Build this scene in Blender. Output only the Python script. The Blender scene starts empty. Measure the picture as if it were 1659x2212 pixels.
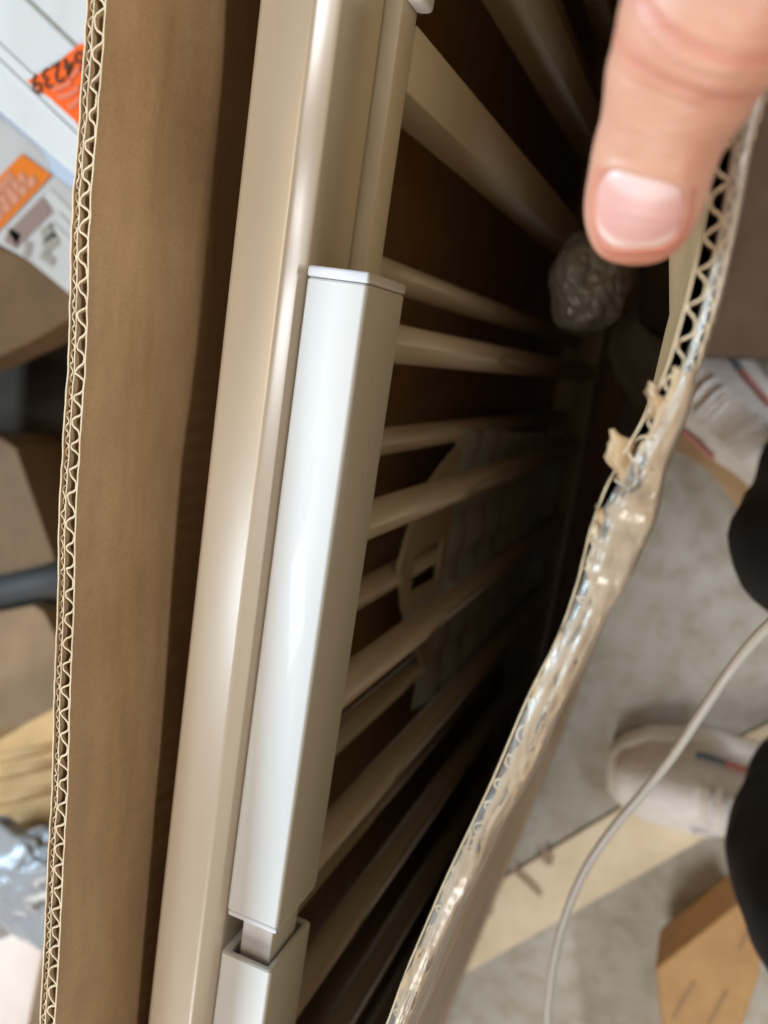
import bpy, bmesh, math, random
import numpy as np
from mathutils import Vector, Matrix, noise
random.seed(7)
S = bpy.context.scene
C = S.collection

# ---------------------------------------------------------------- camera
H = 0.95                                   # camera height above the floor, metres
F = 850.0 / 768.0                          # focal length in picture widths
D = Vector((338, 118.5, -850)); ZW = -D.normalized()
r_ = .152; Yv = 850 * 850 / (338 * r_ + 118.5)
T = Vector((-r_ * Yv, -Yv, -850)); YW = -T.normalized(); YW = (YW - ZW * YW.dot(ZW)).normalized()
XW = YW.cross(ZW)
R = Matrix((XW, YW, ZW))                   # camera axes -> world
cam_d = bpy.data.cameras.new('camera')
cam = bpy.data.objects.new('camera', cam_d); C.objects.link(cam)
m4 = R.to_4x4(); m4.translation = Vector((0, 0, H)); cam.matrix_world = m4
cam_d.sensor_fit = 'HORIZONTAL'; cam_d.sensor_width = 36; cam_d.lens = 36 * F
cam_d.clip_start = .005; cam_d.clip_end = 60
cam_d.dof.use_dof = True; cam_d.dof.focus_distance = .262; cam_d.dof.aperture_fstop = 13.0
S.camera = cam
S.render.resolution_x = 768; S.render.resolution_y = 1024

def at(dx, dy, h):
    """measured direction (in a 1659-wide survey of the scene) met with the level plane h below the camera"""
    u, v = dx / 2.16, dy / 2.16
    d = R @ Vector(((u - 384) / 850, -(v - 512) / 850, -1))
    d = d * (h / -d.z)
    return Vector((d.x, d.y, H - h))

# ---------------------------------------------------------------- world and lamps
w = bpy.data.worlds.new('World'); S.world = w; w.use_nodes = True
bg = w.node_tree.nodes['Background']
bg.inputs[0].default_value = (1.0, .80, .58, 1); bg.inputs[1].default_value = .11

def area(name, loc, target, sx, sy, watts, col):
    l = bpy.data.lights.new(name, 'AREA'); l.shape = 'RECTANGLE'; l.size = sx; l.size_y = sy
    l.energy = watts; l.color = col
    o = bpy.data.objects.new(name, l); C.objects.link(o); o.location = loc
    o.rotation_euler = (Vector(target) - Vector(loc)).to_track_quat('-Z', 'Y').to_euler()
    return o
area('ceiling_lamp', (-2.45, -.1, 2.56), (-.1, 0, .71), 1.8, .34, 134, (.60, .81, 1.0))        # cool, from the left over the box wall
area('ceiling_lamp.001', (-.72, .1, 3.2), (-.1, 0, .7), 1.1, 1.1, 15, (1.0, .79, .55))            # warm, nearly overhead
area('ceiling_lamp.002', (2.5, .60, 2.34), (-.1, .1, .7), 2.4, .22, 56, (.97, .97, 1.0))          # a long fitting on the right
area('ceiling_lamp.003', (-.3, -3.2, 2.6), (0, -.2, .2), 1.2, 1.2, 72, (1.0, .96, .90))          # behind, along the aisle
area('sheen_lamp', (-1.22, -.95, 3.2), (-.1, 0, .7), .5, .3, 9, (.75, .88, 1.0))           # small cool lamp added for a sheen on the white leg
S.view_settings.view_transform = 'Standard'; S.view_settings.look = 'None'
S.view_settings.exposure = 0.0; S.view_settings.gamma = 1
S.cycles.max_bounces = 6; S.cycles.transparent_max_bounces = 12
S.cycles.caustics_reflective = False; S.cycles.caustics_refractive = False

# ---------------------------------------------------------------- helpers
def link(name, me, mat=None, parent=None, smooth=False):
    o = bpy.data.objects.new(name, me); C.objects.link(o)
    if mat: me.materials.append(mat)
    if parent: o.parent = parent
    if smooth:
        for p in me.polygons: p.use_smooth = True
    return o
def mesh(name, vs, fs, mat=None, parent=None, smooth=False):
    me = bpy.data.meshes.new(name); me.from_pydata([tuple(v) for v in vs], [], fs); me.update()
    bm = bmesh.new(); bm.from_mesh(me); bmesh.ops.recalc_face_normals(bm, faces=bm.faces); bm.to_mesh(me); bm.free()
    return link(name, me, mat, parent, smooth)
def tag(o, label=None, cat=None, group=None, kind=None):
    if label: o['label'] = label
    if cat: o['category'] = cat
    if group: o['group'] = group
    if kind: o['kind'] = kind
    return o
def empty(name, loc=(0, 0, 0)):
    o = bpy.data.objects.new(name, None); C.objects.link(o); o.location = loc; o.empty_display_size = .05
    return o
def keep(o, root):
    """parent o under root without moving it (root is unrotated)"""
    o.parent = root; o.location = Vector(o.location) - root.location if False else o.location
    o.matrix_parent_inverse = Matrix.Translation(-Vector(root.location))
    return o
def box(name, x0, x1, y0, y1, z0, z1, mat, parent=None, bev=0.0, seg=3):
    bm = bmesh.new(); bmesh.ops.create_cube(bm, size=1)
    for v in bm.verts:
        v.co = Vector(((x0 + x1) / 2 + v.co.x * (x1 - x0), (y0 + y1) / 2 + v.co.y * (y1 - y0), (z0 + z1) / 2 + v.co.z * (z1 - z0)))
    if bev: bmesh.ops.bevel(bm, geom=list(bm.edges), offset=bev, segments=seg, profile=.5, affect='EDGES')
    me = bpy.data.meshes.new(name); bm.to_mesh(me); bm.free()
    o = link(name, me, mat, parent, bool(bev))
    if bev: me.set_sharp_from_angle(angle=math.radians(40))
    return o
def loft(name, rings, mat, parent=None, smooth=True, cap=True, closed=True):
    vs = [p for r in rings for p in r]; n = len(rings[0]); fs = []
    for i in range(len(rings) - 1):
        for j in range(n if closed else n - 1):
            a = i * n + j; b = i * n + (j + 1) % n
            fs.append((a, b, b + n, a + n))
    if cap and closed:
        fs.append(tuple(range(n))); fs.append(tuple(range((len(rings) - 1) * n, len(rings) * n)))
    return mesh(name, vs, fs, mat, parent, smooth)
def tube(name, pts, rad, mat, parent=None, n=12, flat=1.0):
    rings = []
    pts = [Vector(p) for p in pts]
    for i, p in enumerate(pts):
        t = (pts[min(i + 1, len(pts) - 1)] - pts[max(i - 1, 0)]).normalized()
        ref = Vector((0, 0, 1)) if abs(t.z) < .9 else Vector((1, 0, 0))
        a = t.cross(ref).normalized(); b = t.cross(a).normalized()
        r = rad[i] if hasattr(rad, '__len__') else rad
        rings.append([p + a * math.cos(q) * r + b * math.sin(q) * r * flat for q in [2 * math.pi * k / n for k in range(n)]])
    return loft(name, rings, mat, parent)
def smoothpath(pts, n):
    """Catmull-Rom through pts"""
    pts = [Vector(p) for p in pts]; out = []
    m = len(pts) - 1
    for i in range(n):
        t = i / (n - 1) * m; k = min(int(t), m - 1); u = t - k
        p0 = pts[max(k - 1, 0)]; p1 = pts[k]; p2 = pts[k + 1]; p3 = pts[min(k + 2, m)]
        out.append(.5 * ((2 * p1) + (p2 - p0) * u + (2 * p0 - 5 * p1 + 4 * p2 - p3) * u * u + (3 * p1 - p0 - 3 * p2 + p3) * u ** 3))
    return out
def nz(x, y=0, z=0): return noise.noise(Vector((x, y, z)))

# ---------------------------------------------------------------- materials
def base_mat(name, rough=.5, col=(.5, .5, .5)):
    m = bpy.data.materials.new(name); m.use_nodes = True
    b = m.node_tree.nodes['Principled BSDF']
    b.inputs['Base Color'].default_value = (*col, 1); b.inputs['Roughness'].default_value = rough
    return m, m.node_tree, b
def N(nt, t, **k):
    n = nt.nodes.new(t)
    for a, v in k.items():
        if a in n.inputs: n.inputs[a].default_value = v
        else: setattr(n, a, v)
    return n
def coords(nt, scale=(1, 1, 1)):
    tc = nt.nodes.new('ShaderNodeTexCoord'); mp = nt.nodes.new('ShaderNodeMapping'); mp.inputs['Scale'].default_value = scale
    nt.links.new(tc.outputs['Object'], mp.inputs[0]); return mp.outputs[0]
def noise_mix(nt, b, c1, c2, scale=(1, 1, 1), sc=10, det=6, lo=.35, hi=.65, sock='Base Color', rough=.6):
    n = N(nt, 'ShaderNodeTexNoise'); n.inputs['Scale'].default_value = sc; n.inputs['Detail'].default_value = det; n.inputs['Roughness'].default_value = rough
    nt.links.new(coords(nt, scale), n.inputs['Vector'])
    r = N(nt, 'ShaderNodeValToRGB'); r.color_ramp.elements[0].position = lo; r.color_ramp.elements[1].position = hi
    r.color_ramp.elements[0].color = (*c1, 1); r.color_ramp.elements[1].color = (*c2, 1)
    nt.links.new(n.outputs[0], r.inputs[0])
    if b is not None: nt.links.new(r.outputs[0], b.inputs[sock])
    return r
def bump(nt, b, scale=(1, 1, 1), sc=50, st=.2, dist=.001, det=4, prev=None):
    n = N(nt, 'ShaderNodeTexNoise'); n.inputs['Scale'].default_value = sc; n.inputs['Detail'].default_value = det
    nt.links.new(coords(nt, scale), n.inputs['Vector'])
    bp = N(nt, 'ShaderNodeBump'); bp.inputs['Strength'].default_value = st; bp.inputs['Distance'].default_value = dist
    nt.links.new(n.outputs[0], bp.inputs['Height'])
    if prev: nt.links.new(prev.outputs[0], bp.inputs['Normal'])
    nt.links.new(bp.outputs[0], b.inputs['Normal']); return bp
def kraft(name, c1, c2, rough=.62, flute=True):
    m, nt, b = base_mat(name, rough)
    r1 = noise_mix(nt, None, c1, c2, (1, 1, 1), 14, 8, .3, .7)
    r2 = noise_mix(nt, None, (.90, .89, .87), (1.0, 1.0, 1.0), (1, 1, .6), 1100, 4, .36, .60)
    r3 = noise_mix(nt, None, (.88, .86, .83), (1.0, 1.0, 1.0), (.6, .5, 2.5), 60, 6, .34, .6)
    q1 = N(nt, 'ShaderNodeMix'); q1.data_type = 'RGBA'; q1.blend_type = 'MULTIPLY'; q1.inputs[0].default_value = 1
    q2 = N(nt, 'ShaderNodeMix'); q2.data_type = 'RGBA'; q2.blend_type = 'MULTIPLY'; q2.inputs[0].default_value = 1
    nt.links.new(r1.outputs[0], q1.inputs[6]); nt.links.new(r2.outputs[0], q1.inputs[7]); nt.links.new(q1.outputs[2], q2.inputs[6]); nt.links.new(r3.outputs[0], q2.inputs[7])
    nt.links.new(q2.outputs[2], b.inputs['Base Color'])
    bp = bump(nt, b, (1, 1, .35), 900, .25, .0004, 3)
    if flute:
        wv = N(nt, 'ShaderNodeTexWave'); wv.wave_type = 'BANDS'; wv.bands_direction = 'Y'; wv.inputs['Scale'].default_value = 42; wv.inputs['Distortion'].default_value = 1.2
        wv.inputs['Detail'].default_value = 1
        nt.links.new(coords(nt), wv.inputs['Vector'])
        b2 = N(nt, 'ShaderNodeBump'); b2.inputs['Strength'].default_value = .16; b2.inputs['Distance'].default_value = .001
        nt.links.new(wv.outputs['Fac'], b2.inputs['Height']); nt.links.new(bp.outputs[0], b2.inputs['Normal']); nt.links.new(b2.outputs[0], b.inputs['Normal'])
    return m
KR = kraft('kraft_paper', (.40, .25, .125), (.50, .33, .175), .42)
KE = kraft('kraft_cut_edge', (.62, .47, .29), (.78, .62, .42), .8, False)
KM = kraft('corrugated_paper', (.42, .28, .155), (.55, .39, .23), .85, False)
KO = kraft('orange_kraft', (.50, .29, .11), (.60, .36, .15), .6)
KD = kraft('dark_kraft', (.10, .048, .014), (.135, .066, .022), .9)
def paint(name, c1, c2, rough, coat=0.0, sc=30):
    m, nt, b = base_mat(name, rough)
    noise_mix(nt, b, c1, c2, (1, .25, 1), sc, 5, .3, .7)
    r = N(nt, 'ShaderNodeMapRange'); n = N(nt, 'ShaderNodeTexNoise'); n.inputs['Scale'].default_value = 60; n.inputs['Detail'].default_value = 6
    nt.links.new(coords(nt, (1, .15, 1)), n.inputs['Vector']); nt.links.new(n.outputs[0], r.inputs[0])
    r.inputs['To Min'].default_value = max(rough - .10, .05); r.inputs['To Max'].default_value = rough + .12
    nt.links.new(r.outputs[0], b.inputs['Roughness'])
    bump(nt, b, (1, 1, 1), 900, .06, .0002, 3)
    b.inputs['Coat Weight'].default_value = coat
    return m
CREAM = paint('cream_light_cast', (.60, .52, .405), (.65, .57, .45), .42, .7)  # shade and warm bounced light put into the coat colour as cream
CREAM.node_tree.nodes['Principled BSDF'].inputs['Coat Roughness'].default_value = .27
CREAM.node_tree.nodes['Principled BSDF'].inputs['Coat IOR'].default_value = 2.5
def wear(m):
    nt = m.node_tree; b = nt.nodes['Principled BSDF']; src = b.inputs['Base Color'].links[0].from_socket
    n = N(nt, 'ShaderNodeTexNoise'); n.inputs['Scale'].default_value = 420; n.inputs['Detail'].default_value = 2; nt.links.new(coords(nt, (1, .35, 1)), n.inputs['Vector'])
    r = N(nt, 'ShaderNodeValToRGB'); r.color_ramp.elements[0].position = .75; r.color_ramp.elements[1].position = .80
    nt.links.new(n.outputs[0], r.inputs[0])
    n2 = N(nt, 'ShaderNodeTexNoise'); n2.inputs['Scale'].default_value = 700; n2.inputs['Detail'].default_value = 2; nt.links.new(coords(nt, (1, .008, 1)), n2.inputs['Vector'])
    r2 = N(nt, 'ShaderNodeValToRGB'); r2.color_ramp.elements[0].position = .58; r2.color_ramp.elements[1].position = .75; r2.color_ramp.elements[1].color = (.10, .10, .10, 1)
    nt.links.new(n2.outputs[0], r2.inputs[0])
    mx = N(nt, 'ShaderNodeMix'); mx.data_type = 'RGBA'; mx.inputs[7].default_value = (.46, .43, .39, 1)
    ad = N(nt, 'ShaderNodeMath'); ad.operation = 'MAXIMUM'; nt.links.new(r.outputs[0], ad.inputs[0]); nt.links.new(r2.outputs[0], ad.inputs[1])
    nt.links.new(ad.outputs[0], mx.inputs[0]); nt.links.new(src, mx.inputs[6]); nt.links.new(mx.outputs[2], b.inputs['Base Color'])
WHITE = paint('white_powder_coat', (.63, .62, .60), (.68, .67, .65), .36, .15)
wear(WHITE)
CAPM = paint('white_plastic', (.68, .67, .69), (.72, .71, .73), .42)
DULL = paint('satin_cream_bar', (.72, .65, .54), (.78, .71, .60), .5)

# ---------------------------------------------------------------- floor
def concrete():
    m, nt, b = base_mat('concrete', .7)
    r = noise_mix(nt, None, (.40, .385, .33), (.60, .59, .55), (1, 1, 1), 5, 9, .3, .7)
    r2 = noise_mix(nt, None, (.78, .74, .68), (1, 1, 1), (1, 1, 1), 38, 8, .38, .55)
    mx = N(nt, 'ShaderNodeMix'); mx.data_type = 'RGBA'; mx.blend_type = 'MULTIPLY'; mx.inputs[0].default_value = .8
    nt.links.new(r.outputs[0], mx.inputs[6]); nt.links.new(r2.outputs[0], mx.inputs[7]); nt.links.new(mx.outputs[2], b.inputs['Base Color'])
    bump(nt, b, (1, 1, 1), 120, .3, .001, 6)
    return m
fl = mesh('floor', [(-8, -8, 0), (8, -8, 0), (8, 8, 0), (-8, 8, 0)], [(0, 1, 2, 3)], concrete()); tag(fl, kind='structure')
def light_band_mat():
    m, nt, b = base_mat('cream_light_band', .55)
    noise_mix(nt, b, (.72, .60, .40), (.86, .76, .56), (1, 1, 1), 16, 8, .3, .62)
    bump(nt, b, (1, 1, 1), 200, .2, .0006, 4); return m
def poly_sheet(name, pts, z, mat, parent=None):
    return mesh(name, [(p.x, p.y, z) for p in pts], [tuple(range(len(pts)))], mat, parent)
st = poly_sheet('painted_light_band', [at(1000, 2103, H), at(1092, 1893, H), at(1570, 1605, H), at(1900, 1440, H), at(1900, 1590, H), at(1556, 1788, H)], .004, light_band_mat())  # band of light across the floor, painted as a cream sheet
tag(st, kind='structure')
SC = base_mat('dark_mark_brown', .7, (.36, .28, .19))[0]  # brown for the darker strokes lying on the cream band
def dark_stroke(pts, wd):
    P = smoothpath([at(x, y, H) for x, y in pts], 14); L = []; Rr = []
    for i, p in enumerate(P):
        t = (P[min(i + 1, 13)] - P[max(i - 1, 0)]).normalized(); n = Vector((-t.y, t.x, 0)); k = wd * (math.sin(math.pi * (i + .4) / 14) ** .5)
        L.append((p.x + n.x * k, p.y + n.y * k, .0075)); Rr.append((p.x - n.x * k, p.y - n.y * k, .0075))
    return mesh('dark_mark', L + Rr, [(i, i + 1, 15 + i, 14 + i) for i in range(13)], SC, st)
dark_stroke([(1104, 1867), (1120, 1878), (1150, 1905), (1172, 1930)], .0035)
dark_stroke([(1180, 1830), (1186, 1848), (1190, 1862)], .006)
dark_stroke([(1060, 1915), (1062, 1940), (1060, 1970)], .005)

# ---------------------------------------------------------------- the open cardboard box
carton = empty('cardboard_box', (-.1, -.1, 0))
tag(carton, 'tall open brown corrugated cardboard box with torn taped rim, metal frames inside', 'box')

def strip(name, A, B, zt, zb, mat, parent, rows=1, disp=None, topmat=None):
    """a paper sheet between two ground-plan lines A and B, from the rim zt (list) down to zb"""
    n = len(A); vs = []; fs = []; mi = []
    for r in range(rows + 1):
        f = (r / rows) ** 1.6
        for side in (A, B):
            for i, p in enumerate(side):
                z = zt[i] * (1 - f) + zb * f; d = disp(p[1], z, f) if disp else 0
                d = d if hasattr(d, '__len__') else (d, 0)
                vs.append((p[0] + d[0], p[1] + d[1], z))
    def ix(r, s, i): return r * 2 * n + s * n + i
    for r in range(rows):
        for s in (0, 1):
            for i in range(n - 1): fs.append((ix(r, s, i), ix(r, s, i + 1), ix(r + 1, s, i + 1), ix(r + 1, s, i))); mi.append(0)
    for i in range(n - 1): fs.append((ix(0, 0, i), ix(0, 0, i + 1), ix(0, 1, i + 1), ix(0, 1, i))); mi.append(1)
    for i in (0, n - 1): fs.append((ix(0, 0, i), ix(0, 1, i), ix(rows, 1, i), ix(rows, 0, i))); mi.append(0)
    o = mesh(name, vs, fs, mat, parent, rows > 1)
    if topmat:
        o.data.materials.append(topmat)
        for p, k in zip(o.data.polygons, mi): p.material_index = k
    for p, k in zip(o.data.polygons, mi):
        if k == 1: p.use_smooth = False
    o.data.set_sharp_from_angle(angle=math.radians(50))
    return o
def planline(P, step):
    """x as a smooth function of y, running from high y to low y"""
    P = sorted([(p[1], p[0]) for p in P]); ys = np.arange(P[0][0], P[-1][0], .002)
    xs = np.interp(ys, [p[0] for p in P], [p[1] for p in P]); k = np.hanning(11); k /= k.sum()
    xs = np.convolve(np.pad(xs, 5, mode='reflect', reflect_type='odd'), k, 'valid')
    return resample([Vector((x, y)) for x, y in zip(xs[::-1], ys[::-1])], step)
def offset(P, d):
    out = []
    for i, p in enumerate(P):
        t = (P[min(i + 1, len(P) - 1)] - P[max(i - 1, 0)]); t = Vector((t.x, t.y)).normalized()
        k = d[i] if hasattr(d, '__len__') else d
        out.append(Vector((p.x - t.y * k, p.y + t.x * k)))
    return out
def resample(P, step):
    P = [Vector((p.x, p.y)) for p in P]; out = [P[0]]; acc = 0; 
    L = [0]
    for a, b in zip(P, P[1:]): L.append(L[-1] + (b - a).length)
    n = int(L[-1] / step); k = 0
    out = []
    for i in range(n + 1):
        s = i * step
        while k < len(L) - 2 and L[k + 1] < s: k += 1
        u = (s - L[k]) / max(L[k + 1] - L[k], 1e-9); out.append(P[k].lerp(P[k + 1], u))
    return out
def medium(name, P, d0, d1, pitch, step, th, zt, depth, parent, mat, seed, amp=None):
    """the wavy sheet between two liners, d0..d1 from the line P"""
    A = []; B = []; Z = []
    ph = 0
    for i, p in enumerate(P):
        t = (P[min(i + 1, len(P) - 1)] - P[max(i - 1, 0)]).normalized(); n = Vector((-t.y, t.x))
        s = i * step
        wild = 1.7 if seed < 10 else 2.6
        ph += 2 * math.pi * step / (pitch * (1 + .10 * wild * nz(s * 45, seed)))
        w_ = math.sin(ph + .25 * math.sin(2 * ph)); w_ = math.copysign(abs(w_) ** .8, w_)
        e0 = d0[i] if hasattr(d0, '__len__') else d0; e1 = d1[i] if hasattr(d1, '__len__') else d1
        mid = (e0 + e1) / 2; am = (e1 - e0) / 2 * (1 - .16 * wild * abs(nz(s * 130, seed + 3))) - th * .4 * (1 if e1 > e0 else -1)
        lean = .5 * wild * am * math.cos(ph) * nz(s * 60, seed + 9)
        dd = mid + am * w_
        c = p + n * dd + t * lean
        # thickness across the wave
        slope = am * math.cos(ph) * 2 * math.pi / pitch
        q = 1 / math.sqrt(1 + slope * slope)
        nn = n * q - t * slope * q
        A.append(c + nn * th / 2); B.append(c - nn * th / 2)
        Z.append(zt(p.y) - .0004 + .0007 * nz(s * 400, seed))
    o = strip(name, A, B, Z, min(Z) - depth, mat, parent, 1, None, KE)
    return o

# left wall: inner face in ground plan
LW = ([(-.2035, .75, 0), (-.192, .40, 0), (-.1835, .20, 0)] +
                [tuple(at(x, y, .2)) for x, y in [(231, 0), (214, 217), (203, 357), (193, 565), (189, 690), (183, 800), (173, 975), (165, 1160), (158, 1347), (150, 1560), (145, 1750), (138, 1870), (132, 1990), (126, 2110), (119, 2212)]] +
                [(-.156, -.40, 0), (-.170, -.75, 0), (-.225, -1.15, 0)])
lw = planline(LW, .00076)
zl = lambda y: H - .2 + .0010 * nz(y * 25, 5) + .0004 * nz(y * 160, 8)
TL = .0060
def wob(P, d, k, seed): return offset(P, [d + k * nz(p.y * 90, seed) + k * .6 * nz(p.y * 300, seed) for p in P])
def left_disp(y, z, f):
    g = min(1, max(0, (H - .222 - z) / .014))
    d = .0020 * nz(y * 7, z * 2.2, 3) + .0011 * nz(y * 16, z * 22, 7) * g
    k_ = 1 / (1 + math.exp(-(y + .035) / .012)); zz = z + .02 * (.1 - y) * k_ + .003 * nz(y * 12, 2)
    d += g * k_ * (.0056 * math.exp(-((zz - .702) / .0065) ** 2) - .0040 * math.exp(-((zz - .719) / .006) ** 2))
    d += -.0034 * g * math.exp(-((z - (.722 + .02 * (y + .1))) / .006) ** 2)               # long crease below the rim
    q = (y + .13) * .8 + (z - .70); d += .0004 * g * math.exp(-(q / .004) ** 2) * (1 if z < .72 else 0)   # slanting folds
    q = (y + .19) * .8 + (z - .70); d += .0005 * g * math.exp(-(q / .004) ** 2) * (1 if z < .73 else 0)
    return d * g
e_in0 = wob(lw, 0, .00010, 1); e_in1 = wob(lw, -.0005, .00010, 1)
mid = [-.0042 + .00022 * nz(p.y * 110, 4) + .00012 * nz(p.y * 420, 4) for p in lw]
outd = [-TL + .00025 * nz(p.y * 40, 14) + .00012 * nz(p.y * 220, 14) for p in lw]
side = strip('side_panel', e_in0, e_in1, [zl(p.y) for p in lw], .01, KR, carton, 46, left_disp, KE)
tag(side, 'left wall of the box with its cut corrugated rim facing up')
strip('middle_liner', offset(lw, mid), offset(lw, [m - .0004 for m in mid]), [zl(p.y) - .0003 for p in lw], .728, KM, side, 1, None, KE)
strip('outer_liner', offset(lw, outd), offset(lw, [m - .0005 for m in outd]), [zl(p.y) + .0002 for p in lw], .01, KR, side, 1, None, KE)
medium('corrugated_medium', lw, -.0005, mid, .0076, .00076, .00058, zl, .020, side, KM, 2.2)
medium('corrugated_medium', lw, [m - .0004 for m in mid], outd, .0037, .00076, .00040, zl, .020, side, KM, 7.7)
# paper fibres standing up from the cut
for k in range(60):
    p = random.choice(lw[200:700]); z = zl(p.y)
    a = random.uniform(0, 6.28); l = random.uniform(.0006, .0018)
    q = Vector((p.x - random.uniform(0, .0045), p.y))
    if k % 3: continue
    mesh('paper_fibre', [(q.x, q.y, z - .0005), (q.x + .0002, q.y + .0002, z - .0005), (q.x + math.cos(a) * l, q.y + math.sin(a) * l, z + .0006)], [(0, 1, 2)], KE, side)

# right wall: bent outwards under the thumb, then running back to the frames
rin = [at(x, y, h) for x, y, h in [(1545, 300, .175), (1520, 480, .176), (1492, 610, .177), (1462, 720, .178), (1438, 800, .179), (1405, 880, .180), (1345, 975, .181), (1300, 1060, .181), (1268, 1150, .182), (1252, 1240, .183), (1208, 1370, .184), (1140, 1500, .185), (1060, 1690, .187), (960, 1900, .19), (870, 2110, .192), (835, 2212, .193)]]
RW = [(-.012, .75, 0), (-.0080, .35, 0), (-.0045, .16, 0), (-.0055, .10, 0)] + [(p.x, p.y, 0) for p in rin] + [(-.066, -.26, 0), (-.100, -.42, 0), (-.150, -.80, 0), (-.19, -1.15, 0)]
rw = planline(RW, .00074)
def lerpy(tab, y):
    if y >= tab[0][0]: return tab[0][1]
    for (a, va), (b, vb) in zip(tab, tab[1:]):
        if y >= b: return va + (vb - va) * (a - y) / (a - b)
    return tab[-1][1]
HT = [(.10, .1745), (.045, .175), (.0, .180), (-.033, .182), (-.057, .184), (-.0976, .187), (-.161, .192), (-.4, .20)]
def zr(y):
    torn = math.exp(-((y + .030) / .022) ** 2)
    return H - lerpy(HT, y) + .0008 * nz(y * 30, 15) + torn * .0022 * nz(y * 190, 21) - torn * .0015
# the foot of the wall on the floor, as seen beyond the rim
FT = [(.75, -.040), (.2, -.030), (0, -.036), (-.0886, -.0500), (-.388, -.0905), (-.838, -.1650), (-1.25, -.250)]
CR = [(.75, -.030), (.16, -.058), (.10, -.0475), (.045, -.024), (.02, -.0185), (-.005, -.0195), (-.03, -.0225), (-.06, -.0240), (-.10, -.0335), (-.16, -.046), (-.75, -.14), (-1.2, -.2)]
def right_disp(x0):
    def f(y, z, fr):
        top = zr(y); zc = H - .25
        xc = lerpy(CR, y); xf = lerpy(FT, y)
        return (x0, y, z, top, zc, xc, xf)
    return f
def rstrip(name, dn, th, mat, parent, rows=40, depth=None, amp=1.0):
    A = offset(rw, dn); B = offset(rw, [(d) + th for d in dn])
    n = len(A); rowsv = []
    for sidei, Ln in enumerate((A, B)):
        for r in range(rows + 1):
            row = []
            for i, p in enumerate(Ln):
                y = rw[i].y; x_top = rw[i].x; off = p - rw[i]
                top = zr(y); zc = H - .262; 
                f = (r / rows) ** 1.5; z = top * (1 - f) + (.006 if depth is None else top - depth) * f
                xc = lerpy(CR, y); xf = lerpy(FT, y)
                if z > zc:
                    u = (top - z) / (top - zc); x = x_top + (xc - x_top) * (u ** 1.25)
                else:
                    u = (zc - z) / zc; x = xc + (xf - xc) * u
                g = min(1, (top - z) / .02)
                x += g * (.0014 * nz(y * 14, z * 12, 31) + .0005 * nz(y * 60, z * 40, 33))
                row.append((x + off.x, y + off.y, z))
            rowsv.append(row)
    vs = [v for row in rowsv for v in row]; fs = []; mi = []
    def ix(s, r, i): return (s * (rows + 1) + r) * n + i
    for s in (0, 1):
        for r in range(rows):
            for i in range(n - 1): fs.append((ix(s, r, i), ix(s, r, i + 1), ix(s, r + 1, i + 1), ix(s, r + 1, i))); mi.append(0)
    for i in range(n - 1): fs.append((ix(0, 0, i), ix(0, 0, i + 1), ix(1, 0, i + 1), ix(1, 0, i))); mi.append(1)
    o = mesh(name, vs, fs, mat, parent, True); o.data.materials.append(KE)
    for p, k in zip(o.data.polygons, mi): p.material_index = k
    o.data.set_sharp_from_angle(angle=math.radians(50))
    return o
def spread(y):          # the rim is crushed wide open where it is torn
    return 1 + 1.0 * math.exp(-((y + .028) / .018) ** 2) + .35 * math.exp(-((y + .075) / .03) ** 2) + .25 * nz(y * 60, 41) * (1 if y < .005 else .15)
sp = [max(.75, spread(p.y)) for p in rw]
mr = [.0034 * s for s in sp]; mo = [.0052 * s for s in sp]
right = rstrip('side_panel', [0.0] * len(rw), .0004, KR, carton, 34)
tag(right, 'right wall of the box, rim torn and wrapped in clear tape under the thumb')
rstrip('middle_liner', mr, .0003, KM, right, 8, .10)
rstrip('outer_liner', mo, .0004, KR, right, 34)
medium('corrugated_medium', rw, .0004, mr, .0072, .00074, .00050, zr, .014, right, KM, 12.2)
medium('corrugated_medium', rw, [m + .0003 for m in mr], mo, .0040, .00074, .00042, zr, .014, right, KM, 17.7)
# torn paper curling inwards from the rim
def torn_flap(y, wd, ln, lift, seed):
    i = min(range(len(rw)), key=lambda k: abs(rw[k].y - y)); p = rw[i]; z = zr(y)
    vs = []; nu, nv = 9, 7
    for a in range(nv + 1):
        v = a / nv
        for b_ in range(nu + 1):
            u = b_ / nu - .5
            wv = wd * (1 - .45 * v + .25 * nz(seed, v * 3)) 
            x = p.x + .003 - ln * v + .0008 * nz(u * 3, v * 2, seed); yy = y + u * wv + .0006 * nz(v * 4, seed) + .004 * v
            vs.append((x, yy, z + .0008 + lift * math.sin(v * 2.6) - .0015 * v * abs(nz(u * 4, seed)) + .0006 * nz(u * 4, v * 3, seed + 3)))
    fs = [(a * (nu + 1) + b_, a * (nu + 1) + b_ + 1, (a + 1) * (nu + 1) + b_ + 1, (a + 1) * (nu + 1) + b_) for a in range(nv) for b_ in range(nu)]
    o = mesh('torn_paper', vs, fs, KR, right, True)
    md = o.modifiers.new('thick', 'SOLIDIFY'); md.thickness = .0004
    return o
torn_flap(-.0055, .006, .0040, .0008, 1.3); torn_flap(-.0175, .010, .0056, .0006, 2.9)
torn_flap(-.034, .012, .0022, .0006, 8.4); torn_flap(-.062, .010, .0015, .0004, 6.2)

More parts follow.
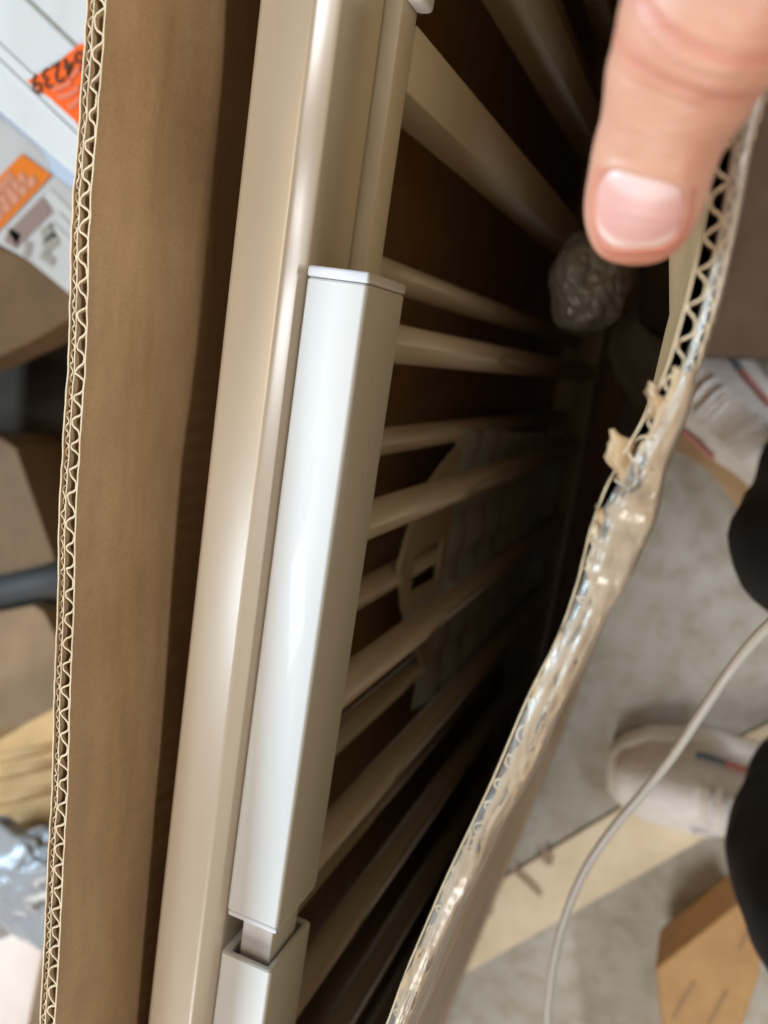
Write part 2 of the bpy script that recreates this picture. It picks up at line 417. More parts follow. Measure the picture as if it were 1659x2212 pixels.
# clear packing tape folded over the rim
def tape_mat(lo=.10, hi=.42):
    m = bpy.data.materials.new('clear_packing_tape'); m.use_nodes = True; nt = m.node_tree; nt.nodes.clear()
    out = N(nt, 'ShaderNodeOutputMaterial'); tr = N(nt, 'ShaderNodeBsdfTransparent'); tr.inputs[0].default_value = (.96, .95, .93, 1)
    gl = N(nt, 'ShaderNodeBsdfGlossy'); gl.inputs['Roughness'].default_value = .20; gl.inputs[0].default_value = (.95, .93, .90, 1)
    df = N(nt, 'ShaderNodeBsdfDiffuse'); df.inputs[0].default_value = (.62, .53, .43, 1)
    fr = N(nt, 'ShaderNodeLayerWeight'); fr.inputs[0].default_value = .35
    mr_ = N(nt, 'ShaderNodeMapRange'); mr_.inputs['To Min'].default_value = .03; mr_.inputs['To Max'].default_value = .30
    nt.links.new(fr.outputs['Facing'], mr_.inputs[0])
    m1 = N(nt, 'ShaderNodeMixShader'); m2 = N(nt, 'ShaderNodeMixShader')
    nt.links.new(mr_.outputs[0], m1.inputs[0]); nt.links.new(tr.outputs[0], m1.inputs[1]); nt.links.new(gl.outputs[0], m1.inputs[2])
    n2 = N(nt, 'ShaderNodeTexNoise'); n2.inputs['Scale'].default_value = 90; n2.inputs['Detail'].default_value = 5
    nt.links.new(coords(nt, (1, .3, 1)), n2.inputs['Vector'])
    mr2 = N(nt, 'ShaderNodeMapRange'); mr2.inputs['From Min'].default_value = .35; mr2.inputs['From Max'].default_value = .7; mr2.inputs['To Min'].default_value = lo; mr2.inputs['To Max'].default_value = hi
    nt.links.new(n2.outputs[0], mr2.inputs[0])
    nt.links.new(mr2.outputs[0], m2.inputs[0]); nt.links.new(m1.outputs[0], m2.inputs[1]); nt.links.new(df.outputs[0], m2.inputs[2]); nt.links.new(m2.outputs[0], out.inputs[0])
    n3 = N(nt, 'ShaderNodeTexNoise'); n3.inputs['Scale'].default_value = 260; n3.inputs['Detail'].default_value = 4
    nt.links.new(coords(nt, (1, .10, 1)), n3.inputs['Vector'])
    bp = N(nt, 'ShaderNodeBump'); bp.inputs['Strength'].default_value = .5; bp.inputs['Distance'].default_value = .001
    nt.links.new(n3.outputs[0], bp.inputs['Height'])
    for q in (gl, df): nt.links.new(bp.outputs[0], q.inputs['Normal'])
    return m
TAPE = tape_mat()
def torn_liner():
    """outer paper torn loose and pressed over the rim"""
    m_ = 14; vs = []; keepf = []; rows = [k for k in range(len(rw)) if -.30 < rw[k].y < .004]
    for a, i in enumerate(rows):
        p = rw[i]; y = p.y; t = (rw[i + 1] - rw[i - 1]).normalized(); n = Vector((-t.y, t.x)); full = mo[i]
        lo = full * (.20 + .30 * nz(y * 70, 3.3) + .15 * nz(y * 260, 1.3)); hi = full * 1.08
        for j in range(m_ + 1):
            u = j / m_; d = lo + (hi - lo) * u
            z = zr(y) + .0006 + .0009 * abs(nz(y * 90, d * 500, 5)) + .0007 * nz(y * 300, d * 900, 7) + .0006 * math.sin(math.pi * u)
            vs.append((p.x + n.x * d, y + n.y * d + .0004 * nz(y * 200, u * 5), z))
    fs = []
    for a in range(len(rows) - 1):
        for j in range(m_):
            y = rw[rows[a]].y; h = nz(y * 130, j * .33, 12.5) + .5 * nz(y * 340, j * .9, 2.5)
            if h < .50: fs.append((a * (m_ + 1) + j, a * (m_ + 1) + j + 1, (a + 1) * (m_ + 1) + j + 1, (a + 1) * (m_ + 1) + j))
    o = mesh('torn_liner', vs, fs, KM, right, True); md = o.modifiers.new('t', 'SOLIDIFY'); md.thickness = .0003; return o
torn_liner()
def tape():
    ys = [.13 - .0009 * k for k in range(460)]; vs = []; m_ = 22
    idx = 0
    for y in ys:
        while idx < len(rw) - 1 and rw[idx].y > y: idx += 1
        p = rw[idx]; t = (rw[min(idx + 1, len(rw) - 1)] - rw[idx - 1]).normalized(); n = Vector((-t.y, t.x))
        full = mo[idx] + .0004
        torn = math.exp(-((y + .030) / .022) ** 2) if y < .02 else 0
        start = full * (.52 if y > .0 else max(.12, .5 + (y) * 14))
        z0 = zr(y)
        for j in range(m_ + 1):
            s = j / m_
            if s < .42:                        # across the rim
                u = s / .42; d = start + (full + .0006 - start) * u; z = z0 + .0009 + .0011 * math.sin(math.pi * u) * (1 + torn) ; x = p.x + n.x * d; yy = p.y + n.y * d
            else:                              # down the outside
                u = (s - .42) / .58; z = z0 + .0009 - .030 * u; d = full + .0007
                xc = lerpy(CR, y); uu = max(0, (z0 - z)) / (z0 - (H - .262)); x = p.x + (xc - p.x) * uu ** 1.25 + n.x * d; yy = p.y + n.y * d
            k = (.5 + 1.2 * torn + .5 * (y < 0))
            x += .0007 * k * nz(y * 22, s * 7, 3); z += .0008 * k * nz(y * 24, s * 12, 11) + .00025 * k * nz(y * 70, s * 26, 13)
            vs.append((x + .0005 * k * abs(nz(y * 40, s * 16, 19)) * (1 if s > .42 else 0), yy, z))
    fs = [(i * (m_ + 1) + j, i * (m_ + 1) + j + 1, (i + 1) * (m_ + 1) + j + 1, (i + 1) * (m_ + 1) + j) for i in range(len(ys) - 1) for j in range(m_)]
    return mesh('packing_tape', vs, fs, TAPE, right, True)
tape()
box('end_panel', -.198, -.012, .745, .751, .01, .75, KR, carton); box('end_panel', -.232, -.186, -1.156, -1.150, .01, .745, KR, carton)
mesh('bottom_panel', [(-.2, .75, .008), (-.02, .75, .008), (-.20, -1.15, .008), (-.225, -1.15, .008)], [(0, 1, 2, 3)], KR, carton)
for o in carton.children: keep(o, carton)

# ---------------------------------------------------------------- metal parts in the box
def Z(h): return H - h
def rounded_bar(name, x0, x1, y0, y1, z0, z1, rs, mat, parent, seg=8, ys=None, prof=None):
    """a bar along Y with its own radius on each long edge: rs = (left-bottom, right-bottom, right-top, left-top)"""
    given = prof; prof = []
    for (cx, cz, sx, sz, r, a0) in ((x0, z0, 1, 1, rs[0], 180), (x1, z0, -1, 1, rs[1], 270), (x1, z1, -1, -1, rs[2], 0), (x0, z1, 1, -1, rs[3], 90)):
        for k in range(seg + 1):
            a = math.radians(a0 + 90 * k / seg); prof.append((cx + sx * r + r * math.cos(a), cz + sz * r + r * math.sin(a)))
    if given: prof = given
    ys = ys or [y0, y1]
    rings = [[Vector((x, y, z)) for x, z in prof] for y in ys]
    o = loft(name, rings, mat, parent); o.data.set_sharp_from_angle(angle=math.radians(30)); return o

# long cream tube
def tube_profile(x0, x1, z0, z1):
    P = []
    def arc(cx, cz, r, a0, a1, n):
        for k in range(n + 1):
            a = math.radians(a0 + (a1 - a0) * k / n); P.append((cx + r * math.cos(a), cz + r * math.sin(a)))
    arc(x0 + .002, z0 + .002, .002, 180, 270, 4); arc(x1 - .002, z0 + .002, .002, 270, 360, 4)
    # the upper right edge is a broad, slightly crowned bevel
    arc(x1 - .0025, z1 - .0068, .0025, 0, 35, 5)
    p0 = P[-1]; p1 = (x1 - .0068 + .0025 * math.cos(math.radians(51)), z1 - .0025 + .0025 * math.sin(math.radians(51)))
    nx, nz_ = math.cos(math.radians(43)), math.sin(math.radians(43))
    for k in range(1, 8):
        u = k / 8; P.append((p0[0] + (p1[0] - p0[0]) * u + nx * .00012 * math.sin(math.pi * u), p0[1] + (p1[1] - p0[1]) * u + nz_ * .00012 * math.sin(math.pi * u)))
    arc(x1 - .0068, z1 - .0025, .0025, 51, 90, 5); arc(x0 + .0022, z1 - .0022, .0022, 90, 180, 5)
    return P
tb = rounded_bar('metal_tube', -.1518, -.1270, -.62, .62, Z(.277), Z(.240), (.003, .003, .0130, .0030), CREAM, None, prof=tube_profile(-.1518, -.1270, Z(.277), Z(.240)))
tag(tb, 'long painted metal tube, warm light put into its cream colour, with a bright highlight along its rounded edge', 'metal tube')

# frame one: rail, posts, round bars
def railing(xf, depth_top, depth_bot, bars, r, mat, label, squares=()):
    f = empty('slatted_railing', (xf, -.1, .3))
    tag(f, label, 'railing', 'slatted railings packed in the box')
    box('rail', xf - .020, xf, -.62, .62, Z(depth_bot), Z(depth_top), mat, f, .0012, 2)
    for y in bars:
        tube('bar', [(xf - r - .001, y, Z(depth_bot) + .002), (xf - r - .001, y, .05)], r, mat, f, 24)
    for y0, y1 in squares:
        box('post', xf - .020, xf + .0002, y0, y1, .05, Z(depth_bot) - .00, mat, f, .0012, 2)
    box('bottom_rail', xf - .019, xf - .001, -.62, .62, .028, .052, mat, f, .0012, 2)
    for o in f.children: keep(o, f)
    return f
railing(-.1212, .2775, .2915, [.0, -.0760, -.1535, -.2335, -.312, -.39, -.47, -.55, .24, .32, .40, .48, .56], .0082, DULL, 'cream metal railing just under the cream tube, with square posts and bright round bars', [(.0845, .1065), (.161, .183)])
f2 = railing(-.1395, .292, .306, [.029, -.047, -.125, -.203, -.281, -.359, -.437, -.515, .107 + .11, .29, .37, .45], .0068, DULL, 'dimmer cream metal railing behind the brighter one, nearer the left cardboard wall')

# rectangular leg: upper sleeve with cap, inner piece, lower sleeve
leg = empty('telescopic_leg', (-.114, -.1, Z(.272)))
tag(leg, 'white rectangular metal leg in two sleeves with a narrow neck, beside the cream tube', 'metal leg')
def hollow(name, x0, x1, y0, y1, z0, z1, wall, mat, r=.0014):
    rings = []
    def rr(x0, x1, z0, z1, r):
        P = []
        for (cx, cz, sx, sz, a0) in ((x0, z0, 1, 1, 180), (x1, z0, -1, 1, 270), (x1, z1, -1, -1, 0), (x0, z1, 1, -1, 90)):
            for k in range(5):
                a = math.radians(a0 + 90 * k / 4); P.append((cx + sx * r + r * math.cos(a), cz + sz * r + r * math.sin(a)))
        return P
    e = .0006
    seq = [(y0 + .02, x0 + wall, x1 - wall, z0 + wall, z1 - wall, r * .5), (y0 + e, x0 + wall, x1 - wall, z0 + wall, z1 - wall, r * .5), (y0, x0 + wall - e, x1 - wall + e, z0 + wall - e, z1 - wall + e, r * .6), (y0, x0 + e, x1 - e, z0 + e, z1 - e, r * .8), (y0 + e, x0, x1, z0, z1, r)]
    n_ = 40
    for k in range(1, n_): seq.append((y0 + e + (y1 - y0 - 2 * e) * k / n_, x0, x1, z0, z1, r))
    seq += [(y1 - e, x0, x1, z0, z1, r), (y1, x0 + e, x1 - e, z0 + e, z1 - e, r * .8), (y1, x0 + wall - e, x1 - wall + e, z0 + wall - e, z1 - wall + e, r * .6), (y1 - e, x0 + wall, x1 - wall, z0 + wall, z1 - wall, r * .5), (y1 - .03, x0 + wall, x1 - wall, z0 + wall, z1 - wall, r * .5)]
    rings = [[Vector((x, y, z)) for x, z in rr(a, b_, c, d, r_2)] for y, a, b_, c, d, r_2 in seq]
    o = loft(name, rings, mat, leg, True, False); o.data.set_sharp_from_angle(angle=math.radians(28)); return o
hollow('upper_sleeve', -.1240, -.1035, -.2040, .0160, Z(.2720), Z(.2400), .0022, WHITE)
box('end_cap', -.1241, -.1034, .0162, .0196, Z(.2721), Z(.2399), CAPM, leg, .0009, 3)
box('end_collar', -.1236, -.1039, -.2062, -.2041, Z(.2716), Z(.2404), CAPM, leg, .0007, 2)
box('inner_piece', -.1195, -.1070, -.245, -.190, Z(.2660), Z(.2452), CAPM, leg, .001, 2)
hollow('lower_sleeve', -.1240, -.1035, -.56, -.2210, Z(.2720), Z(.2400), .0026, WHITE)
for o in leg.children: keep(o, leg)
# small clip on the rail near the top of the view
cl = box('plastic_clip', -.1212, -.1148, .1085, .150, Z(.2900), Z(.2780), CAPM, None, .002, 3)
tag(cl, 'small white rounded plastic clip on the frame rail at the top of the view', 'clip')
bk = tube('black_disc', [(-.1140, -.2120, Z(.282)), (-.1140, -.2120, Z(.276))], .0045, base_mat('plain_black', .5, (.01, .01, .01))[0], None, 14)  # small black disc below the gap in the leg
tag(bk, 'small black disc under the gap between the two leg sleeves', 'bolt')

# ---------------------------------------------------------------- packing foam plate and ribbed wrap, deep in the box
def plate():
    X = -.1385; k = .1385 / .130
    P = lambda y, h: (y * k / 1000, H - h * k / 1000)
    outer = [(-50, 469), (-55, 452), (-62, 435), (-69, 420), (-80, 406), (-94, 399), (-110, 392), (-117, 399), (-135, 410), (-154, 428), (-172, 450), (-192, 478), (-170, 476), (-130, 474), (-90, 472)]
    hole = [(-106, 412), (-104, 462), (-130, 466), (-128, 416)]
    bm = bmesh.new()
    ov = [bm.verts.new((X, *P(*p))) for p in outer]; hv = [bm.verts.new((X, *P(*p))) for p in hole]
    oe = [bm.edges.new((ov[i], ov[(i + 1) % len(ov)])) for i in range(len(ov))] + [bm.edges.new((hv[i], hv[(i + 1) % 4])) for i in range(4)]
    bmesh.ops.triangle_fill(bm, edges=oe, use_beauty=True)
    cen = Vector((X, *P(-117, 440)))
    r = bmesh.ops.extrude_face_region(bm, geom=list(bm.faces))
    for v in r['geom']:
        if isinstance(v, bmesh.types.BMVert): v.co.x -= .003
    bmesh.ops.recalc_face_normals(bm, faces=bm.faces)
    me = bpy.data.meshes.new('foam_plate'); bm.to_mesh(me); bm.free()
    return link('foam_plate', me, paint('white_foam', (.80, .76, .70), (.86, .82, .76), .8), None)
tag(plate(), 'pale foam plate with a square hole among the bars deep in the box', 'foam plate')
def wrap():
    vs = []; nu, nv = 120, 60
    for a in range(nu + 1):
        h = .498 + .40 * a / nu
        for b_ in range(nv + 1):
            y = -.044 - .185 * b_ / nv - .02 * (a / nu)
            x = -.1440 + .0085 * abs(math.sin(math.pi * (h - .50) / .050)) ** .9 * (.45 + .55 * abs(math.sin(y * 95 + .6 * nz(h * 6)))) + .0010 * nz(h * 30, y * 30)
            vs.append((x, y, H - h))
    fs = [(i * (nv + 1) + j, i * (nv + 1) + j + 1, (i + 1) * (nv + 1) + j + 1, (i + 1) * (nv + 1) + j) for i in range(nu) for j in range(nv)]
    m, nt, b = base_mat('grey_air_film', .26, (.78, .90, .98)); bump(nt, b, (1, 1, 1), 40, .4, .003)
    o = mesh('air_cushion_wrap', vs, fs, m, None, True); s = o.modifiers.new('t', 'SOLIDIFY'); s.thickness = .001; return o
tag(wrap(), 'grey ribbed air cushion wrap beyond the foam plate deep in the box', 'packing wrap')
def crumpled(name, c, rx, ry, rz, mat, seed, amp=.35, sub=5):
    bm = bmesh.new(); bmesh.ops.create_icosphere(bm, subdivisions=sub, radius=1)
    for v in bm.verts:
        d = v.co.normalized(); k = 1 + amp * nz(d.x * 1.6 + seed, d.y * 1.6, d.z * 1.6) - amp * .45 * (1 - 1.6 * abs(nz(d.x * 2.6 + seed, d.y * 2.6, d.z * 2.6))) ** 5  - amp * .12 * abs(nz(d.x * 7 + seed, d.y * 7, d.z * 7))
        v.co = Vector((d.x * rx, d.y * ry, d.z * rz)) * k + Vector(c)
    me = bpy.data.meshes.new(name); bm.to_mesh(me); bm.free(); return link(name, me, mat, None, True)
PLB = base_mat('grey_plastic_bag', .28, (.22, .21, .19))[0]
b1 = at(1262, 600, .45)
tag(crumpled('plastic_bag', (b1.x, b1.y, b1.z - .02), .0225, .026, .03, PLB, 9.1, .20, 5), 'crumpled greyish plastic bag down in the dark box below the thumb', 'plastic bag')

# ---------------------------------------------------------------- things on the left, outside the box
WC = paint('white_carton', (.50, .465, .43), (.56, .53, .50), .65)
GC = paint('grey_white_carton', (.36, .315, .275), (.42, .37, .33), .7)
def emis_none(): pass
def slab(name, pts, h, th, mat, parent=None, bev=.002):
    """a box whose top outline was surveyed at pts, h below the camera, th thick"""
    top = [at(x, y, h) for x, y in pts]; n = len(top)
    bm = bmesh.new(); a = [bm.verts.new(p) for p in top]; b_ = [bm.verts.new((p.x, p.y, max(p.z - th, .003))) for p in top]
    bm.faces.new(a); bm.faces.new(b_)
    for i in range(n): bm.faces.new((a[i], a[(i + 1) % n], b_[(i + 1) % n], b_[i]))
    bmesh.ops.recalc_face_normals(bm, faces=bm.faces)
    if bev: bmesh.ops.bevel(bm, geom=list(bm.edges), offset=bev, segments=2, profile=.5, affect='EDGES')
    me = bpy.data.meshes.new(name); bm.to_mesh(me); bm.free(); return link(name, me, mat, parent)
def line_on(name, pts, h, wd, mat, parent, th=.0006, lift=.001):
    P = smoothpath([at(x, y, h) for x, y in pts], max(2, len(pts) * 3)) if len(pts) > 2 else [at(x, y, h) for x, y in pts]
    L = []; Rr = []
    for i, p in enumerate(P):
        t = (P[min(i + 1, len(P) - 1)] - P[max(i - 1, 0)]).normalized(); n = Vector((-t.y, t.x, 0)) * wd / 2
        L.append(p + n + Vector((0, 0, lift))); Rr.append(p - n + Vector((0, 0, lift)))
    k = len(P); return mesh(name, L + Rr, [(i, i + 1, k + i + 1, k + i) for i in range(k - 1)], mat, parent)

# upper white carton: two flaps with a seam between, orange sticker
hA = .46
wa = slab('white_carton', [(-420, -560), (330, -560), (330, 545), (163, 381), (-60, 190), (-420, -110)], hA, .05, WC)
tag(wa, 'white carton with seams and a handwritten orange sticker, upper one left of the open box', 'carton')
SEAM = base_mat('seam_gap', .9, (.30, .27, .23))[0]  # thin dark line along the flap seam
GREYT = base_mat('greyish_tape', .5, (.50, .46, .42))[0]
line_on('seam', [(30, -28), (175, 112)], hA, .0022, SEAM, wa)
line_on('seam', [(-50, 62), (185, 282)], hA, .0065, GREYT, wa)
line_on('seam', [(-50, 90), (185, 316)], hA, .0042, GREYT, wa)
ORG = base_mat('orange_fluorescent_paper', .95, (.80, .10, .004))[0]
ORG2 = base_mat('orange_printed_label', .95, (.60, .135, .002))[0]
INK = base_mat('marker_ink', .95, (.10, .03, .01))[0]
stk = [at(x, y, hA) + Vector((0, 0, .0018)) for x, y in [(62, 178), (90, 160), (126, 138), (178, 96), (215, 110), (215, 330), (165, 262), (112, 214)]]
so = mesh('sticker', stk, [tuple(range(len(stk)))], ORG, wa)
def letters(s, ps, h, size, mat, parent, lift, name='lettering', bold=.0):
    a = at(*ps[0], h); b_ = at(*ps[1], h); cu = bpy.data.curves.new(name, 'FONT'); cu.body = s; cu.size = size; cu.offset = bold; cu.resolution_u = 3
    tmp = bpy.data.objects.new('tmp', cu); C.objects.link(tmp); bpy.context.view_layer.update()
    me = bpy.data.meshes.new_from_object(tmp.evaluated_get(bpy.context.evaluated_depsgraph_get())); bpy.data.objects.remove(tmp)
    ang = math.atan2(b_.y - a.y, b_.x - a.x)
    me.transform(Matrix.Translation((a.x, a.y, a.z + lift)) @ Matrix.Rotation(ang, 4, 'Z'))
    return link(name, me, mat, parent)
letters('64239', ((186, 108), (86, 160)), hA, .0185, INK, wa, .0026, bold=.0001)
INK2 = base_mat('faded_marker_ink', .6, (.62, .10, .012))[0]
for ps in [[(176, 150), (160, 168), (150, 160)], [(160, 180), (140, 190), (120, 196)], [(176, 190), (160, 205), (145, 210), (130, 212)], [(178, 215), (165, 228), (152, 235)]]:
    line_on('handwriting', ps, hA, .0035, INK2, wa, lift=.0026)

# lower white carton with orange label and a printed line drawing
hB = .62
wb = slab('white_carton', [(-420, -300), (300, -300), (300, 690), (155, 640), (60, 562), (-420, 300)], hB, .07, GC)
tag(wb, 'white carton with orange label and printed line drawing, under the upper white carton', 'carton')
lab = [at(x, y, hB) + Vector((0, 0, .0016)) for x, y in [(50, 333), (114, 379), (-30, 530), (-95, 480)]]
mesh('label', lab, [(0, 1, 2, 3)], ORG2, wb)
PINK = base_mat('pale_print', .95, (.50, .20, .11))[0]
def px(x, y): return (x * .3165 * .5486, 274.3 + y * .3165 * .5486)    # survey detail crop -> survey
for k, (a, b_) in enumerate([((180, 610), (-60, 860)), ((330, 610), (-60, 1050)), ((460, 650), (-60, 1180))]):
    n_ = 5
    for j in range(n_):
        p0 = (a[0] + (b_[0] - a[0]) * j / n_, a[1] + (b_[1] - a[1]) * j / n_); p1 = (a[0] + (b_[0] - a[0]) * (j + .82) / n_, a[1] + (b_[1] - a[1]) * (j + .82) / n_)
        line_on('printed_line', [px(*p0), px(*p1)], hB, .0085, PINK, wb, lift=.0026)
PRT = base_mat('brown_print', .95, (.22, .14, .115))[0]; PRG = base_mat('grey_print', .95, (.25, .215, .17))[0]; PRL = base_mat('light_grey_print', .95, (.45, .41, .36))[0]
line_on('printed_line', [px(600, 960), px(170, 1400)], hB, .017, PRT, wb)
line_on('printed_line', [px(90, 1340), px(240, 1430)], hB, .014, PRT, wb)
line_on('printed_line', [px(680, 1270), px(530, 1360)], hB, .012, PRG, wb)
line_on('printed_line', [px(720, 1370), px(560, 1510)], hB, .012, PRG, wb)
line_on('printed_line', [px(310, 1510), px(390, 1540)], hB, .014, PRG, wb)
line_on('printed_line', [px(520, 1580), px(680, 1690)], hB, .008, PRG, wb)
line_on('printed_line', [px(600, 830), px(950, 1180)], hB, .010, PRL, wb)
line_on('printed_line', [px(740, 1100), px(930, 1290)], hB, .006, PRL, wb)
line_on('printed_line', [px(640, 1210), px(920, 1480)], hB, .005, PRL, wb)
PLUM = base_mat('plum_shadow', .35, (.12, .10, .12))[0]
pl = slab('carton_shadow', [(-200, 120), (10, 262), (60, 300), (90, 330), (113, 376), (166, 418), (230, 480), (230, 300), (0, 60)], .59, .01, PLUM, bev=.001)  # shadow under the upper carton, made as a dark slab
tag(pl, 'painted dark plum shadow of the upper white carton on the lower one', 'painted shadow')

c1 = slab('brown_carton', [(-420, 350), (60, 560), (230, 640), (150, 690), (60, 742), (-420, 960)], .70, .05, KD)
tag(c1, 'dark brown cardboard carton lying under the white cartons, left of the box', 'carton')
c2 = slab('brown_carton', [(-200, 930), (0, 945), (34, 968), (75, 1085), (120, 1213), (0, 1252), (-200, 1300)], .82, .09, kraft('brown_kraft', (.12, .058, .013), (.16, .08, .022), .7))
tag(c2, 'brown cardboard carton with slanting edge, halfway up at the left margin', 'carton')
pipe = tube('metal_pipe', [at(-300, 1345, .83), at(60, 1268, .83), at(260, 1225, .83)], .026, base_mat('dark_metal', .65, (.025, .022, .02))[0])
tag(pipe, 'dark grey pipe lying across between two brown cartons at the left', 'pipe')
c3 = slab('brown_carton', [(-200, 1335), (0, 1322), (70, 1308), (95, 1322), (118, 1370), (160, 1520), (160, 1700), (-200, 1640)], .80, .06, kraft('tan_kraft', (.23, .135, .065), (.29, .175, .09), .85))
tag(c3, 'mid brown cardboard carton with a rounded corner below the dark pipe', 'carton')
c4 = slab('brown_carton', [(-200, 1640), (0, 1598), (60, 1560), (180, 1500), (180, 1900), (60, 1850), (0, 1815), (-200, 1760)], .74, .10, KO)
tag(c4, 'golden orange cardboard carton with ridged folds at the lower left', 'carton')
for k, (a, b_) in enumerate([((-60, 1650), (130, 1610)), ((-60, 1690), (130, 1645)), ((-60, 1745), (130, 1700)), ((-60, 1790), (130, 1760))]):
    A = at(*a, .74); B = at(*b_, .74)
    o = tube('fold_ridge', [A, B], .006, KO, c4, 8, .5)
def film(name, c, seed, tint):
    m, nt, b = base_mat(name + '_film', .25, tint); bump(nt, b, (1, 1, 1), 30, .5, .004); return m
p1 = at(30, 1940, .66)
tag(crumpled('plastic_wrap', (p1.x - .02, p1.y, p1.z - .03), .10, .075, .03, film('blue_grey', 0, 1, (.30, .295, .30)), 5.5, .35), 'shiny crumpled grey plastic wrap at the lower left corner', 'plastic wrap')
c5 = slab('white_carton', [(-200, 2030), (0, 2030), (45, 2010), (95, 2040), (60, 2212), (40, 2400), (-200, 2400)], .70, .08, paint('pale_pink_board', (.62, .46, .38), (.80, .68, .60), .5, 0, 12))
tag(c5, 'pale pinkish board carton under plastic at the bottom left corner', 'carton')
c6 = slab('grey_board', [(60, 2000), (160, 1960), (160, 2500), (20, 2500)], .76, .03, paint('green_grey_board', (.38, .35, .28), (.50, .46, .38), .5))
tag(c6, 'greenish grey board standing next to the box wall at the bottom left', 'board')

# ---------------------------------------------------------------- things on the right, on the floor
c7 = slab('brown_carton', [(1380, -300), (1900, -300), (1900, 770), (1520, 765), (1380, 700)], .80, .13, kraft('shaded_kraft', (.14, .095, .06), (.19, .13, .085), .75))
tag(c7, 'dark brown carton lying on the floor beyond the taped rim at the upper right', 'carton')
c8 = slab('brown_carton', [(1415, 2091), (1600, 1944), (1645, 2049), (1640, 2110), (1590, 2260), (1450, 2400)], .86, .07, KO, bev=.003)
tag(c8, 'orange-brown cardboard piece with dark print strokes at the lower right', 'carton')
for a, b_ in [((1500, 2120), (1455, 2200)), ((1570, 2140), (1530, 2215)), ((1622, 2000), (1598, 2050))]:
    line_on('printed_stroke', [a, b_], .86, .0035, base_mat('faint_print', .6, (.36, .22, .11))[0], c8)
c9 = slab('cardboard_scrap', [(1380, 965), (1450, 974), (1490, 988), (1535, 1020), (1575, 1075), (1597, 1107), (1700, 1000), (1700, 900), (1380, 880)], .905, .012, kraft('tan_scrap', (.55, .37, .20), (.68, .48, .29), .7), bev=.001)
tag(c9, 'torn tan cardboard scrap on the floor under the upper sneaker', 'cardboard scrap')

dk = slab('added_dark_floor_sheet', [(-500, 560), (300, 560), (300, 2100), (-500, 2100)], .925, .02, kraft('dark_floor_tone', (.030, .020, .012), (.046, .032, .020), .95, False))  # added sheet that makes the floor dark between the cartons
tag(dk, 'added dark sheet for the dark floor under the cartons left of the box', 'mat')  # no mat here, only the added sheet that darkens the floor

# thin white cable hanging in front of the legs
cp = smoothpath([(.10, .02, H - .33), at(1760, 1275, .37), at(1659, 1352, .40), at(1585, 1437, .42), at(1520, 1532, .43), at(1455, 1630, .445), at(1395, 1705, .46), at(1330, 1782, .47), at(1272, 1865, .48), at(1228, 1960, .49), at(1200, 2060, .50), at(1188, 2140, .51), at(1183, 2212, .52), at(1190, 2420, .55), at(1300, 2900, .62)], 90)
WCB = base_mat('white_cable_rubber', .4, (.78, .77, .74))[0]
cab = tube('cable', cp, .0026, WCB, None, 12); tag(cab, 'thin white cable hanging in a curve over the floor at the right', 'cable')

# ---------------------------------------------------------------- the person: hand, trousers, sneakers
person = empty('person', (.35, -.18, 0))
tag(person, 'person in black trousers and white sneakers, thumb pressing on the box rim', 'person')
def skin_mat():
    m, nt, b = base_mat('skin', .42)
    r = noise_mix(nt, None, (.545, .255, .16), (.62, .325, .215), (1, 1, 1), 70, 5, .3, .7)
    at_ = N(nt, 'ShaderNodeAttribute'); at_.attribute_name = 'flush'
    mx = N(nt, 'ShaderNodeMix'); mx.data_type = 'RGBA'; mx.inputs[7].default_value = (.56, .18, .125, 1)
    nt.links.new(at_.outputs['Fac'], mx.inputs[0]); nt.links.new(r.outputs[0], mx.inputs[6]); nt.links.new(mx.outputs[2], b.inputs['Base Color'])
    b.inputs['Subsurface Weight'].default_value = .25; b.inputs['Subsurface Radius'].default_value = (1, .35, .2); b.inputs['Subsurface Scale'].default_value = .004
    bp = bump(nt, b, (1, 1, 1), 1500, .35, .0004, 3); bump(nt, b, (.5, 1.6, 1.0), 420, .35, .0007, 3, bp); return m
SKIN = skin_mat()
def nail_mat():
    m, nt, b = base_mat('nail', .42)
    at_ = N(nt, 'ShaderNodeAttribute'); at_.attribute_name = 'flush'
    r = N(nt, 'ShaderNodeValToRGB'); e = r.color_ramp.elements
    e[0].position = 0; e[0].color = (.76, .51, .46, 1); e[1].position = 1; e[1].color = (.84, .64, .54, 1)
    for p, c in ((.22, (.76, .51, .46)), (.34, (.68, .37, .32)), (.86, (.66, .34, .29)), (.95, (.80, .55, .47))):
        q = e.new(p); q.color = (*c, 1)
    nt.links.new(at_.outputs['Fac'], r.inputs[0]); nt.links.new(r.outputs[0], b.inputs['Base Color'])
    b.inputs['Subsurface Weight'].default_value = .2; b.inputs['Subsurface Scale'].default_value = .002
    return m
# thumb axis, tip first; half widths and half depths in metres
AX = [Vector((-.0200, .0215, H - .1735)), Vector((-.0205, .0318, H - .1675)), Vector((-.0172, .0470, H - .1560)), Vector((-.0120, .0585, H - .1465)), Vector((-.0020, .0760, H - .1400)), Vector((.0210, .0970, H - .1560)), Vector((.0540, .1200, H - .1860))]
AL = [0]
for a, b_ in zip(AX, AX[1:]): AL.append(AL[-1] + (b_ - a).length)
def ax(s):
    for k in range(len(AX) - 1):
        if s <= AL[k + 1] or k == len(AX) - 2: break
    u = (s - AL[k]) / (AL[k + 1] - AL[k]); p0 = AX[max(k - 1, 0)]; p1, p2 = AX[k], AX[k + 1]; p3 = AX[min(k + 2, len(AX) - 1)]
    u = max(min(u, 1.2), -.5)
    return .5 * ((2 * p1) + (p2 - p0) * u + (2 * p0 - 5 * p1 + 4 * p2 - p3) * u * u + (3 * p1 - p0 - 3 * p2 + p3) * u ** 3)
